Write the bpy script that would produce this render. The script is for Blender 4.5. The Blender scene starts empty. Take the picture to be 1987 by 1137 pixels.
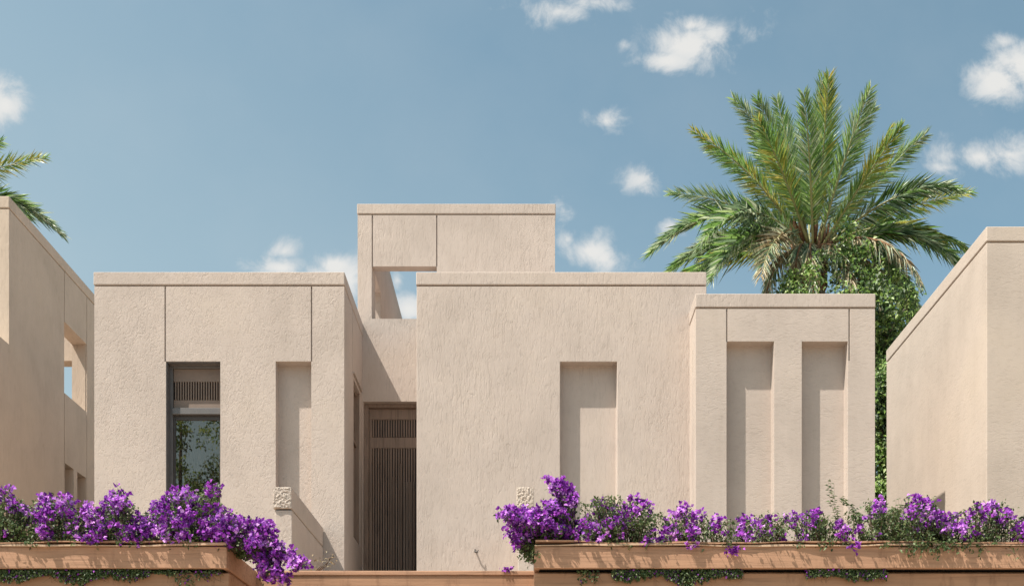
import bpy, bmesh, math, random
import numpy as np
from mathutils import Vector
random.seed(7); rng = np.random.default_rng(7)
S = bpy.context.scene
C = S.collection
EYE = 1.6; F = 2000.0; VX = 1025.0; VY = 1540.0

def X(px, d): return (px - VX) * d / F
def Z(py, d): return EYE + (VY - py) * d / F
def P(px, py, d): return Vector((X(px, d), d, Z(py, d)))

# ------------------------------------------------------------------ materials
def newmat(name):
    m = bpy.data.materials.new(name); m.use_nodes = True
    nt = m.node_tree; b = nt.nodes['Principled BSDF']
    return m, nt, b
def N(nt, t, **k):
    n = nt.nodes.new(t)
    for a, v in k.items(): setattr(n, a, v)
    return n
def ramp(nt, fac, stops):
    r = N(nt, 'ShaderNodeValToRGB'); e = r.color_ramp.elements
    while len(e) < len(stops): e.new(0.5)
    for i, (p, c) in enumerate(stops):
        e[i].position = p; e[i].color = (*c, 1) if len(c) == 3 else c
    nt.links.new(fac, r.inputs['Fac']); return r.outputs['Color']
def mapped(nt, scale, rot=(0, 0, 0), loc=(0, 0, 0)):
    tc = N(nt, 'ShaderNodeTexCoord'); mp = N(nt, 'ShaderNodeMapping')
    mp.inputs['Scale'].default_value = scale; mp.inputs['Rotation'].default_value = rot
    mp.inputs['Location'].default_value = loc
    nt.links.new(tc.outputs['Object'], mp.inputs['Vector']); return mp.outputs['Vector']
def noise(nt, vec, scale, detail=4, rough=.55, dist=0):
    n = N(nt, 'ShaderNodeTexNoise'); nt.links.new(vec, n.inputs['Vector'])
    n.inputs['Scale'].default_value = scale; n.inputs['Detail'].default_value = detail
    n.inputs['Roughness'].default_value = rough; n.inputs['Distortion'].default_value = dist
    return n.outputs['Fac']
def mixc(nt, fac, a, b, mode='MIX'):
    m = N(nt, 'ShaderNodeMix', data_type='RGBA', blend_type=mode)
    if isinstance(fac, (int, float)): m.inputs['Factor'].default_value = fac
    else: nt.links.new(fac, m.inputs['Factor'])
    for s, v in ((6, a), (7, b)):
        if isinstance(v, tuple): m.inputs[s].default_value = (*v, 1)
        else: nt.links.new(v, m.inputs[s])
    return m.outputs[2]
def math_(nt, op, a, b=None, c=None, clamp=False):
    m = N(nt, 'ShaderNodeMath', operation=op); m.use_clamp = clamp
    for i, v in enumerate((a, b, c)):
        if v is None: continue
        if isinstance(v, (int, float)): m.inputs[i].default_value = v
        else: nt.links.new(v, m.inputs[i])
    return m.outputs[0]

def stucco(name, col, grain=(9, 9, 3), off=0.0, depth=.012, strength=.75, swirl=1.6, side=None):
    m, nt, b = newmat(name)
    big = noise(nt, mapped(nt, (1, 1, 1), loc=(off, 0, off)), .7, 5, .6)
    mid = noise(nt, mapped(nt, (1, 1, .5), loc=(0, off, 0)), 3.2, 6, .65)
    fine = noise(nt, mapped(nt, grain, loc=(off, off, off)), 2.2, 7, .62, swirl)
    c1 = ramp(nt, big, [(.3, tuple(x * .90 for x in col)), (.5, col), (.72, (col[0] * 1.05, col[1] * 1.045, col[2] * 1.02))])
    c2 = mixc(nt, .35, c1, ramp(nt, mid, [(.3, (.86, .85, .83)), (.62, (1.06, 1.06, 1.06))]), 'MULTIPLY')
    c3 = mixc(nt, .28, c2, ramp(nt, fine, [(.34, (.80, .79, .77)), (.5, (1, 1, 1))]), 'MULTIPLY')
    # faint vertical rain streaks
    st = noise(nt, mapped(nt, (7, 7, .35), loc=(off * 2, 1, 0)), 1.5, 4, .6)
    c4 = mixc(nt, .22, c3, ramp(nt, st, [(.30, (.88, .86, .84)), (.48, (1, 1, 1))]), 'MULTIPLY')
    nt.links.new(c4, b.inputs['Base Color'])
    b.inputs['Roughness'].default_value = .93
    b.inputs['Specular IOR Level'].default_value = .15
    # trowelled relief: ridges follow the grain, patches of it stronger and weaker
    rid = ramp(nt, fine, [(.38, (0, 0, 0)), (.47, (.65, .65, .65)), (.53, (.75, .75, .75)), (.64, (1, 1, 1))])
    patch = ramp(nt, noise(nt, mapped(nt, (1, 1, 1), loc=(3 + off, 2, 5)), .9, 3), [(.35, (.35, .35, .35)), (.65, (1, 1, 1))])
    h = math_(nt, 'MULTIPLY', rid, patch)
    grit = noise(nt, mapped(nt, (1, 1, 1)), 60, 4, .7)
    h2 = math_(nt, 'ADD', h, math_(nt, 'MULTIPLY', grit, .25))
    bp = N(nt, 'ShaderNodeBump'); bp.inputs['Strength'].default_value = strength; bp.inputs['Distance'].default_value = depth
    nt.links.new(h2, bp.inputs['Height']); nt.links.new(bp.outputs[0], b.inputs['Normal'])
    return m

WALLC = (.492, .416, .374)
M = {}
M['stucco_swirl'] = stucco('stucco_swirl', WALLC, (8, 8, 5), 3.1, .007, .46, 1.5)
M['stucco_vert'] = stucco('stucco_vertical', WALLC, (11, 11, 2.6), 8.7, .007, .48, 1.0)
M['stucco_fine'] = stucco('stucco_fine', (.478, .406, .364), (13, 13, 3.5), 1.3, .006, .5, .8)
M['stucco_hor'] = stucco('stucco_horizontal', (.478, .406, .364), (5.5, 5.5, 12), 5.2, .004, .4, .9)
M['stucco_left'] = stucco('stucco_left', (.52, .425, .35), (9, 9, 2.5), 2.2, .006, .5, .8)
M['stucco_right'] = stucco('stucco_right', (.478, .404, .352), (5.5, 5.5, 12), 9.2, .003, .4, .9)
M['stucco_rough'] = stucco('stucco_rough', (.50, .425, .375), (13, 13, 9), 6.2, .008, .8, 2.0)

def simple(name, col, rough=.6, metal=0, var=.12, scale=8, bump=0):
    m, nt, b = newmat(name)
    n = noise(nt, mapped(nt, (1, 1, 1)), scale, 5)
    nt.links.new(ramp(nt, n, [(.3, tuple(x * (1 - var) for x in col)), (.7, tuple(min(1, x * (1 + var)) for x in col))]), b.inputs['Base Color'])
    b.inputs['Roughness'].default_value = rough; b.inputs['Metallic'].default_value = metal
    if bump:
        bp = N(nt, 'ShaderNodeBump'); bp.inputs['Distance'].default_value = bump; bp.inputs['Strength'].default_value = .6
        nt.links.new(noise(nt, mapped(nt, (1, 1, 1)), scale * 6, 6), bp.inputs['Height']); nt.links.new(bp.outputs[0], b.inputs['Normal'])
    return m
def wood(name, col, grain=(.7, 9, 16), rough=.7):
    m, nt, b = newmat(name)
    n = noise(nt, mapped(nt, grain), 2.4, 7, .62, .6)
    big = noise(nt, mapped(nt, (.6, 1, 1)), 1.5, 3)
    c = ramp(nt, n, [(.30, tuple(x * .68 for x in col)), (.48, col), (.7, tuple(x * 1.15 for x in col))])
    c = mixc(nt, .6, c, ramp(nt, big, [(.3, (.8, .78, .76)), (.7, (1.08, 1.05, 1.02))]), 'MULTIPLY')
    stn = noise(nt, mapped(nt, (4, 4, 1.1), loc=(7, 0, 0)), 1.8, 6, .7)
    c = mixc(nt, .7, c, ramp(nt, stn, [(.34, (.68, .66, .66)), (.46, (1, 1, 1)), (.62, (1, 1, 1)), (.72, (1.1, 1.12, 1.14))]), 'MULTIPLY')
    nt.links.new(c, b.inputs['Base Color']); b.inputs['Roughness'].default_value = rough
    b.inputs['Specular IOR Level'].default_value = .25
    bp = N(nt, 'ShaderNodeBump'); bp.inputs['Distance'].default_value = .004; bp.inputs['Strength'].default_value = .7
    nt.links.new(n, bp.inputs['Height']); nt.links.new(bp.outputs[0], b.inputs['Normal'])
    return m
M['board'] = wood('terracotta_board', (.44, .255, .165))
M['board_pale'] = wood('pale_board', (.58, .41, .29))  # paler tone for the lower ledge board
M['terracotta'] = wood('terracotta_wall', (.395, .23, .145), (.4, 6, 7), .85)
M['bronze'] = simple('bronze_panel', (.19, .135, .105), .55, 0, .1, 5)
M['doorwood'] = wood('door_timber', (.25, .185, .15), (16, 16, .6), .6)
M['frame'] = simple('window_frame_grey', (.125, .115, .115), .45, .1, .08)
M['framedark'] = simple('window_frame_dark', (.05, .042, .04), .5)
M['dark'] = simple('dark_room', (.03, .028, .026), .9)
M['curtain'] = simple('sheer_curtain', (.75, .74, .72), .9, 0, .05)
M['soil'] = simple('soil', (.05, .035, .025), .95, 0, .3, 20, .02)
M['paving'] = simple('terrace_paving', (.36, .285, .215), .85, 0, .12, 1.5, .003)
M['ground'] = simple('sandy_ground', (.32, .26, .20), .95, 0, .2, .6, .01)

def glassmat():
    m, nt, b = newmat('tinted_glass')
    out = nt.nodes['Material Output']
    tr = N(nt, 'ShaderNodeBsdfTransparent'); tr.inputs[0].default_value = (.60, .575, .56, 1)
    gl = N(nt, 'ShaderNodeBsdfGlossy'); gl.inputs['Roughness'].default_value = .01; gl.inputs[0].default_value = (.68, .59, .50, 1)
    fr = N(nt, 'ShaderNodeFresnel'); fr.inputs[0].default_value = 1.6
    fac = math_(nt, 'MULTIPLY_ADD', fr.outputs[0], 1.0, .17, clamp=True)
    mx = N(nt, 'ShaderNodeMixShader'); nt.links.new(fac, mx.inputs[0])
    nt.links.new(tr.outputs[0], mx.inputs[1]); nt.links.new(gl.outputs[0], mx.inputs[2])
    nt.links.new(mx.outputs[0], out.inputs['Surface']); return m
M['glass'] = glassmat()

def leafmat(name, cols, rough=.5, trans=.35, spec=.4):
    m, nt, b = newmat(name)
    out = nt.nodes['Material Output']
    g = N(nt, 'ShaderNodeNewGeometry')
    k = len(cols)
    col = ramp(nt, g.outputs['Random Per Island'], [(i / (k - 1) if k > 1 else 0, c) for i, c in enumerate(cols)])
    nt.links.new(col, b.inputs['Base Color']); b.inputs['Roughness'].default_value = rough
    b.inputs['Specular IOR Level'].default_value = spec
    t = N(nt, 'ShaderNodeBsdfTranslucent'); nt.links.new(col, t.inputs[0])
    mx = N(nt, 'ShaderNodeMixShader'); mx.inputs[0].default_value = trans
    nt.links.new(b.outputs[0], mx.inputs[1]); nt.links.new(t.outputs[0], mx.inputs[2])
    nt.links.new(mx.outputs[0], out.inputs['Surface']); return m
M['leaf'] = leafmat('bush_leaf', [(.03, .055, .018), (.06, .10, .03), (.10, .15, .05), (.22, .25, .12)])
M['bract'] = leafmat('purple_bract', [(.08, .012, .14), (.20, .028, .33), (.35, .055, .50), (.48, .10, .60)], .6, .3, .2)
M['bract_pale'] = leafmat('pale_purple_bract', [(.34, .09, .56), (.54, .18, .76), (.70, .30, .84), (.80, .44, .88)], .6, .3, .2)
M['stem'] = simple('brown_stem', (.10, .065, .04), .85)
M['palm_green'] = leafmat('palm_green', [(.06, .13, .035), (.13, .25, .06), (.22, .36, .10), (.40, .50, .22)], .36, .45, .6)
M['palm_blue'] = leafmat('palm_blue_green', [(.08, .14, .08), (.18, .27, .15), (.34, .42, .26), (.58, .62, .46)], .36, .4, .7)
M['palm_yellow'] = leafmat('palm_yellow_green', [(.17, .22, .04), (.30, .34, .06), (.42, .40, .09), (.52, .42, .12)], .45, .35, .5)
M['palm_dry'] = leafmat('palm_dry', [(.22, .16, .09), (.40, .33, .20), (.55, .48, .34), (.30, .27, .16)], .7, .2, .3)
M['rachis'] = simple('palm_rachis', (.26, .25, .10), .5)
M['fibre'] = simple('palm_fibre', (.20, .10, .05), .9, 0, .5, 12, .03)
M['tree_leaf'] = leafmat('tree_leaf', [(.06, .12, .03), (.15, .27, .055), (.26, .40, .09), (.46, .54, .24)], .42, .35, .5)
M['tree_leaf_dark'] = leafmat('tree_leaf_dark', [(.025, .05, .018), (.05, .09, .03), (.09, .13, .05)], .5, .3, .4)
M['bark'] = simple('bark', (.13, .10, .075), .9, 0, .35, 14, .02)

# ------------------------------------------------------------------ object helpers
def tag(o, label=None, cat=None, group=None, kind=None):
    if label: o['label'] = label
    if cat: o['category'] = cat
    if group: o['group'] = group
    if kind: o['kind'] = kind
    return o
def thing(name, loc, label, cat, group=None):
    o = bpy.data.objects.new(name, None); C.objects.link(o); o.location = loc
    o.empty_display_size = .3
    return tag(o, label, cat, group)
def link(name, me, parent=None, mats=()):
    for m in mats: me.materials.append(m)
    o = bpy.data.objects.new(name, me); C.objects.link(o)
    if parent is not None:
        o.parent = parent
        w = Vector((0, 0, 0)); p = parent
        while p is not None: w += Vector(p.location); p = p.parent
        o.location = -w            # geometry is written in world space
        if parent.type == 'MESH': o.location = (0, 0, 0)
    return o
def csg(name, adds, cuts, mat, parent=None, bevel=.008):
    """solid = union(adds) - union(cuts); all axis-aligned boxes; only boundary faces are made"""
    ax = []
    for a in range(3):
        v = sorted({round(b[2 * a + e], 5) for b in adds + cuts for e in (0, 1)})
        ax.append(v)
    xs, ys, zs = ax
    nx, ny, nz = len(xs) - 1, len(ys) - 1, len(zs) - 1
    sol = np.zeros((nx + 2, ny + 2, nz + 2), bool)
    cx = [(xs[i] + xs[i + 1]) / 2 for i in range(nx)]; cy = [(ys[i] + ys[i + 1]) / 2 for i in range(ny)]; cz = [(zs[i] + zs[i + 1]) / 2 for i in range(nz)]
    def rng_(c, a, b): return [i + 1 for i, v in enumerate(c) if a < v < b]
    for lst, val in ((adds, True), (cuts, False)):
        for b in lst:
            I = rng_(cx, b[0], b[1]); J = rng_(cy, b[2], b[3]); K = rng_(cz, b[4], b[5])
            if I and J and K: sol[I[0]:I[-1] + 1, J[0]:J[-1] + 1, K[0]:K[-1] + 1] = val
    vid = {}; V = []; Fc = []
    def v(i, j, k):
        if (i, j, k) not in vid: vid[(i, j, k)] = len(V); V.append((xs[i], ys[j], zs[k]))
        return vid[(i, j, k)]
    for i in range(1, nx + 1):
        for j in range(1, ny + 1):
            for k in range(1, nz + 1):
                if not sol[i, j, k]: continue
                a, b_, c = i - 1, j - 1, k - 1
                if not sol[i - 1, j, k]: Fc.append((v(a, b_, c), v(a, b_, c + 1), v(a, b_ + 1, c + 1), v(a, b_ + 1, c)))
                if not sol[i + 1, j, k]: Fc.append((v(i, b_, c), v(i, b_ + 1, c), v(i, b_ + 1, c + 1), v(i, b_, c + 1)))
                if not sol[i, j - 1, k]: Fc.append((v(a, b_, c), v(i, b_, c), v(i, b_, c + 1), v(a, b_, c + 1)))
                if not sol[i, j + 1, k]: Fc.append((v(a, j, c), v(a, j, c + 1), v(i, j, c + 1), v(i, j, c)))
                if not sol[i, j, k - 1]: Fc.append((v(a, b_, c), v(a, j, c), v(i, j, c), v(i, b_, c)))
                if not sol[i, j, k + 1]: Fc.append((v(a, b_, k), v(i, b_, k), v(i, j, k), v(a, j, k)))
    me = bpy.data.meshes.new(name); me.from_pydata(V, [], Fc); me.validate()
    o = link(name, me, parent, [mat])
    if bevel:
        md = o.modifiers.new('bev', 'BEVEL'); md.width = bevel; md.segments = 2; md.limit_method = 'ANGLE'; md.angle_limit = .6
    return o
def boxes(name, bl, mat, parent=None, bevel=.003):
    V = []; Fc = []
    for b in bl:
        n = len(V); x0, x1, y0, y1, z0, z1 = b
        V += [(x0, y0, z0), (x1, y0, z0), (x1, y1, z0), (x0, y1, z0), (x0, y0, z1), (x1, y0, z1), (x1, y1, z1), (x0, y1, z1)]
        Fc += [tuple(n + q for q in f) for f in ((0, 3, 2, 1), (4, 5, 6, 7), (0, 1, 5, 4), (1, 2, 6, 5), (2, 3, 7, 6), (3, 0, 4, 7))]
    me = bpy.data.meshes.new(name); me.from_pydata(V, [], Fc)
    o = link(name, me, parent, [mat])
    if bevel:
        md = o.modifiers.new('bev', 'BEVEL'); md.width = bevel; md.segments = 1
    return o
def tubes(name, paths, mat, parent=None, sides=5):
    """paths: list of (points, radii)"""
    V = []; Fc = []
    for pts, rad in paths:
        pts = [Vector(p) for p in pts]; n = len(pts); base = len(V)
        for i, p in enumerate(pts):
            t = (pts[min(i + 1, n - 1)] - pts[max(i - 1, 0)]).normalized()
            a = t.orthogonal().normalized() if i == 0 else (a - t * a.dot(t)).normalized()
            b = t.cross(a); r = rad[i] if hasattr(rad, '__len__') else rad
            for s in range(sides):
                w = 2 * math.pi * s / sides; V.append(p + (a * math.cos(w) + b * math.sin(w)) * r)
        for i in range(n - 1):
            for s in range(sides):
                s2 = (s + 1) % sides
                Fc.append((base + i * sides + s, base + i * sides + s2, base + (i + 1) * sides + s2, base + (i + 1) * sides + s))
        Fc.append(tuple(base + s for s in range(sides))[::-1]); Fc.append(tuple(base + (n - 1) * sides + s for s in range(sides)))
    me = bpy.data.meshes.new(name); me.from_pydata([tuple(v) for v in V], [], Fc)
    for p in me.polygons: p.use_smooth = True
    return link(name, me, parent, [mat])
def unit(a): return a / (np.linalg.norm(a, axis=1, keepdims=True) + 1e-9)
def leaves(name, pos, dirs, nor, L, W, mats, parent=None, idx=None, fold=.25, droop=.1, mid=.4):
    """many small folded leaf blades (4 verts each) in ONE foliage mesh"""
    pos = np.asarray(pos, float); d = unit(np.asarray(dirs, float)); nor = np.asarray(nor, float)
    n = len(pos); s = unit(np.cross(d, nor)); u = np.cross(s, d)
    L = np.broadcast_to(L, n)[:, None]; W = np.broadcast_to(W, n)[:, None]
    v0 = pos; v1 = pos + d * L * mid + s * W * .5 + u * W * fold
    v2 = pos + d * L; v2 = v2 - np.array([0, 0, 1]) * L * droop
    v3 = pos + d * L * mid - s * W * .5 + u * W * fold
    V = np.stack([v0, v1, v2, v3], 1).reshape(-1, 3)
    base = np.arange(n)[:, None] * 4
    Fc = np.concatenate([base + np.array([0, 1, 2]), base + np.array([0, 2, 3])], 1).reshape(-1, 3)
    me = bpy.data.meshes.new(name)
    me.vertices.add(len(V)); me.vertices.foreach_set('co', V.ravel())
    me.loops.add(Fc.size); me.loops.foreach_set('vertex_index', Fc.ravel().astype(np.int32))
    me.polygons.add(len(Fc)); me.polygons.foreach_set('loop_start', np.arange(0, Fc.size, 3, dtype=np.int32))
    if idx is not None:
        me.polygons.foreach_set('material_index', np.repeat(np.asarray(idx, np.int32), 2))
    me.update(calc_edges=True)
    return link(name, me, parent, mats)
def rdir(n): return unit(rng.normal(size=(n, 3)))

# ------------------------------------------------------------------ setting
def sheet(name, x0, x1, y0, y1, z, mat, label_kind='structure'):
    me = bpy.data.meshes.new(name); me.from_pydata([(x0, y0, z), (x1, y0, z), (x1, y1, z), (x0, y1, z)], [], [(0, 1, 2, 3)])
    o = link(name, me, None, [mat]); tag(o, kind='structure'); return o
sheet('ground', -900, 900, -300, 1500, 0, M['ground'])
TER = Z(1150, 12.0)      # terrace level behind the retaining wall (about 3.95 m)
TER = EYE + 2.33
ter = boxes('terrace', [(-45, 45, 11.42, 60, .01, TER)], M['paving'], None, 0); tag(ter, kind='structure')

# ------------------------------------------------------------------ the house
D1 = 15.0; DW = 16.65; D3 = 14.45; ND = .175; G = .010
house = thing('house', (0, D1, TER), 'flat-roofed sand plaster house of stacked blocks in the centre, with slatted door', 'house')

def hgroove(x0, x1, d, py, dd=.03, back=None):   # horizontal cap groove wrapping the block front
    z = Z(py, d); return (x0 - .1, x1 + .1, d - .1, d + dd, z - G, z + G)
def vgroove(px, d, py0, py1, dd=.03):
    x = X(px, d); return (x - G, x + G, d - .1, d + dd, Z(py1, d), Z(py0, d))
ZT = Z(528, D1)
# left block
x0, x1 = X(183, D1), X(668, D1); zc = Z(554.5, D1); BK = 21.0
wx0, wx1 = X(322, D1), X(427.5, D1); wz1 = Z(701, D1); wz0 = Z(1075, D1)
nx0, nx1 = X(535, D1), X(604, D1)
sdw0, sdw1 = 15.80, 16.42            # side window
swz1, swz0 = Z(735, 15.8), 1.6 + 3.94
lb = csg('left_block_wall', [(x0, x1, D1, BK, TER, zc - G)],
    [vgroove(320.5, D1, 556, 701.5), vgroove(604.5, D1, 556, 701.5),
     (wx0, wx1, D1 - .1, D1 + .60, wz0, wz1), (wx0 - .0, wx1, D1 + .5, D1 + 1.9, wz0 - .3, wz1 - .01),
     (nx0, nx1, D1 - .1, D1 + ND, TER + .3, wz1),
     (x1 - .16, x1 + .1, sdw0, sdw1, swz0, swz1),
     (x1 - .02, x1 + .1, 15.70, 15.72, swz1 + .0, zc)], M['stucco_swirl'], house)
csg('parapet_neck', [(x0 + .03, x1 - .03, D1 + .03, BK - .03, zc - G - .02, zc + G + .02)], [], M['stucco_fine'], lb, 0)
csg('parapet_cap', [(x0 - .012, x1 + .006, D1 - .008, BK, zc + G, ZT)], [], M['stucco_swirl'], lb, .012)

# window in the left block
fy = D1 + .13
win = bpy.data.objects.new('window', None); C.objects.link(win); win.parent = house; win.location = (0, 0, 0)
win.location = Vector((wx0, fy, wz0)) - Vector(house.location)
zt0, zt1 = Z(797, D1), Z(786, D1)
boxes('frame', [(wx0 + .001, wx0 + .055, fy, fy + .08, wz0, wz1 - .001), (wx1 - .03, wx1 - .001, fy, fy + .08, wz0, wz1 - .001),
                (wx0 + .056, wx1 - .031, fy, fy + .08, wz1 - .045, wz1 - .002), (wx0 + .056, wx1 - .031, fy - .03, fy + .08, zt0 - .01, zt1),
                (wx0 + .056, wx1 - .031, fy, fy + .08, wz0, wz0 + .06)], M['frame'], win, .004)
boxes('reveal_lining', [(wx0 + .001, wx0 + .012, D1 + .012, fy - .002, wz0, wz1 - .001), (wx0 + .013, wx1 - .002, D1 + .012, fy - .032, wz1 - .012, wz1 - .002)], M['frame'], win, 0)
boxes('inner_frame', [(wx0 + .057, wx0 + .085, fy + .03, fy + .07, wz0 + .061, zt0 - .012), (wx1 - .058, wx1 - .032, fy + .03, fy + .07, wz0 + .061, zt0 - .012),
                      (wx0 + .086, wx1 - .059, fy + .03, fy + .07, zt0 - .075, zt0 - .012)], M['framedark'], win, .003)
# louvred vent panel over the window
px0, px1 = wx0 + .058, wx1 - .033; pz0, pz1 = zt1 + .002, wz1 - .047
lz0, lz1 = Z(768, D1), Z(732, D1); nsl = 18; pw = (px1 - px0 - .02) / nsl
bl = [(px0, px1, fy + .03, fy + .06, pz0, lz0), (px0, px1, fy + .03, fy + .06, lz1, pz1)]
for i in range(nsl): bl.append((px0 + .02 + i * pw, px0 + .02 + i * pw + pw * .5, fy + .025, fy + .062, lz0 - .001, lz1 + .001))
boxes('louvre_panel', bl, M['bronze'], win, .002)
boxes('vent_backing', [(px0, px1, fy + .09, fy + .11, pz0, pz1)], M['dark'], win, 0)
boxes('glass_pane', [(wx0 + .086, wx1 - .059, fy + .045, fy + .053, wz0 + .062, zt0 - .076)], M['glass'], win, 0)
# pleated curtain
V = []; Fc = []; nseg = 140; cx0, cx1 = wx0 - .05, wx1 + .05
for i in range(nseg + 1):
    t = i / nseg; xx = cx0 + (cx1 - cx0) * t
    yy = fy + .17 + .035 * math.sin(t * 46 + 1.3 * math.sin(t * 9)) + .01 * math.sin(t * 131)
    V += [(xx, yy, wz0 - .2), (xx + .01 * math.sin(t * 30), yy, zt0 + .05)]
    if i: n = 2 * i; Fc.append((n - 2, n, n + 1, n - 1))
me = bpy.data.meshes.new('curtain'); me.from_pydata(V, [], Fc)
for p in me.polygons: p.use_smooth = True
link('curtain', me, win, [M['curtain']])
# side window of the left block (faces right)
sw = bpy.data.objects.new('side_window', None); C.objects.link(sw); sw.parent = house
sw.location = Vector((x1, sdw0, swz0)) - Vector(house.location)
zm = Z(856, 16.1)
boxes('frame', [(x1 - .14, x1 - .05, sdw0 + .001, sdw0 + .04, swz0, swz1 - .001), (x1 - .14, x1 - .012, sdw1 - .04, sdw1 - .001, swz0, swz1 - .001),
                (x1 - .14, x1 - .05, sdw0 + .041, sdw1 - .041, swz1 - .05, swz1 - .002), (x1 - .14, x1 - .05, sdw0 + .041, sdw1 - .041, zm, zm + .06),
                (x1 - .14, x1 - .05, sdw0 + .041, sdw1 - .041, swz0 + .001, swz0 + .06)], M['doorwood'], sw, .004)
boxes('glass_pane', [(x1 - .11, x1 - .102, sdw0 + .041, sdw1 - .041, swz0 + .06, swz1 - .05)], M['glass'], sw, 0)
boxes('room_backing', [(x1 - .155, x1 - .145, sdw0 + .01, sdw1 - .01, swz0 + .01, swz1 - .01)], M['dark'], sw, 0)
boxes('drip_trim', [(x1 - .001, x1 + .03, sdw0 - .06, sdw1 + .06, swz1 + .06, swz1 + .085)], M['stucco_fine'], sw, .003)

# centre block
x0c, x1c = X(808.5, D1), X(1371, D1)
n2x0, n2x1 = X(1087, D1), X(1197.5, D1)
cb = csg('centre_block_wall', [(x0c, x1c, D1, BK - .3, TER, zc - G)],
    [(n2x0, n2x1, D1 - .1, D1 + ND, TER + .3, Z(702, D1))], M['stucco_vert'], house)
csg('parapet_neck', [(x0c + .03, x1c - .03, D1 + .03, BK - .35, zc - G - .02, zc + G + .02)], [], M['stucco_fine'], cb, 0)
csg('parapet_cap', [(x0c - .008, x1c, D1 - .008, BK - .3, zc + G, ZT)], [], M['stucco_vert'], cb, .012)

tubes('wall_hook', [([P(922, 1066, D1), P(922, 1070, D1 - .05), P(926, 1071, D1 - .07), P(928, 1066, D1 - .06)], [.012, .014, .012, .006])], M['framedark'], house, 6)
# right block, stands proud of the centre block
x0r, x1r = X(1350, D3), X(1698, D3); zr = Z(570, D3); zrc = Z(598, D3); nz = Z(662.5, D3)
nb = [(X(a, D3), X(b, D3), D3 - .1, D3 + ND, TER + .3, nz) for a, b in ((1410, 1502), (1556, 1645))]
sl = .25
rb = csg('right_block_wall', [(x0r, x1r, D3, D1 + 1.2, TER, zrc - G)],
    nb + [vgroove(1410.5, D3, 598, 663), vgroove(1648, D3, 598, 700),
          (x0r - .1, x0r + .03, 14.70, 14.735, TER + .3, Z(680, 14.7))], M['stucco_hor'], house)
csg('parapet_neck', [(x0r + .03, x1r - .03, D3 + .03, D1 + 1.1, zrc - G - .02, zrc + G + .02)], [], M['stucco_fine'], rb, 0)
csg('parapet_cap', [(x0r - .006, x1r + .006, D3 - .008, D1 + 1.2, zrc + G, zr)], [], M['stucco_fine'], rb, .012)

# tower frame and entrance wall behind
x0t, x1t = X(694, DW), X(1077, DW); zt = Z(396, DW); ztc = Z(416.5, DW)
ox0, ox1 = X(722, DW), X(847.5, DW); oz0, oz1 = Z(618.5, DW), Z(517, DW)
dx0, dx1 = X(704.5, DW), X(830, DW); dz1 = Z(779, DW)
TK = .16
tw = csg('tower_wall', [(x0t, x1t, DW, DW + TK, TER, ztc - G),            # front plane
                        (x0t, ox0, DW + TK, 21.4, TER, ztc - G),          # left flank
                        (ox1, x1t, DW + TK, 20.4, TER, ztc - G),          # closed right part
                        (ox0, ox1, DW + TK, DW + 1.2, oz0 - .5, oz0 - .03)],
    [(ox0, ox1, DW - .1, DW + TK + .001, oz0, oz1),
     vgroove(722.5, DW, 417, 618), vgroove(847.5, DW, 417, 517),
     (x0t - .1, ox0 + .1, 17.0, 17.62, Z(700, 17.3), 1.6 + 8.56),         # opening in the flank
     (dx0, dx1, DW - .1, DW + TK + .1, TER, dz1)], M['stucco_vert'], house)
csg('parapet_neck', [(x0t + .03, x1t - .03, DW + .03, DW + TK - .02, ztc - G - .02, ztc + G + .02)], [], M['stucco_fine'], tw, 0)
csg('parapet_cap', [(x0t - .01, x1t + .01, DW - .008, DW + TK, ztc + G, zt), (x0t - .01, ox0, DW + TK, 21.4, ztc - G + .001, zt),
                    (ox1, x1t + .01, DW + TK, 20.4, ztc - G + .001, zt)], [], M['stucco_fine'], tw, .012)

# slatted entrance door
door = bpy.data.objects.new('door', None); C.objects.link(door); door.parent = house
dy = DW + TK - .02
door.location = Vector((dx0, dy, TER)) - Vector(house.location)
a0, a1 = dx0 + .002, X(812, DW)
boxes('door_frame', [(a0, a0 + .07, dy - .04, dy + .08, TER + .01, dz1 - .001), (a0 + .071, a1, dy - .04, dy + .08, dz1 - .055, dz1 - .002)], M['doorwood'], door, .004)
s0 = a0 + .072
bl = [(s0, a1, dy + .03, dy + .07, Z(806, DW), dz1 - .056), (s0, a1, dy + .03, dy + .07, Z(862, DW), Z(841, DW)), (s0, a1, dy + .03, dy + .07, TER + .02, TER + .3),
      (s0, s0 + .05, dy + .03, dy + .07, Z(841, DW) + .001, Z(806, DW) - .001), (s0, s0 + .05, dy + .03, dy + .07, TER + .301, Z(862, DW) - .001)]
boxes('door_leaf', bl, M['doorwood'], door, .003)
pitch = .0415; top = []; low = []
k = 0; xx = s0 + .06
while xx + .022 < a1:
    top.append((xx, xx + .021, dy + .02, dy + .06, Z(841, DW) + .002, Z(806, DW) - .002))
    o = .012 * math.sin(k * 2.1)
    low.append((xx, xx + .023, dy + .01 + o * .4, dy + .055, TER + .302, Z(862, DW) - .002)); xx += pitch; k += 1
boxes('vent_slats', top, M['doorwood'], door, .002)
boxes('door_slats', low, M['doorwood'], door, .002)
boxes('door_backing', [(s0, a1, dy + .085, dy + .10, TER + .01, dz1 - .06)], M['framedark'], door, 0)
# a few protruding bright fins in the door's lower right, as tall loose battens
bt = []
for px, py in ((757, 870), (762, 925), (777, 900), (785, 935), (790, 935), (796, 935), (802, 935)):
    xq = X(px, dy); bt.append((xq, xq + .014, dy - .02, dy + .008, TER + .05, Z(py, dy)))
boxes('door_battens', bt, M['bronze'], door, .002)

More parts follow.
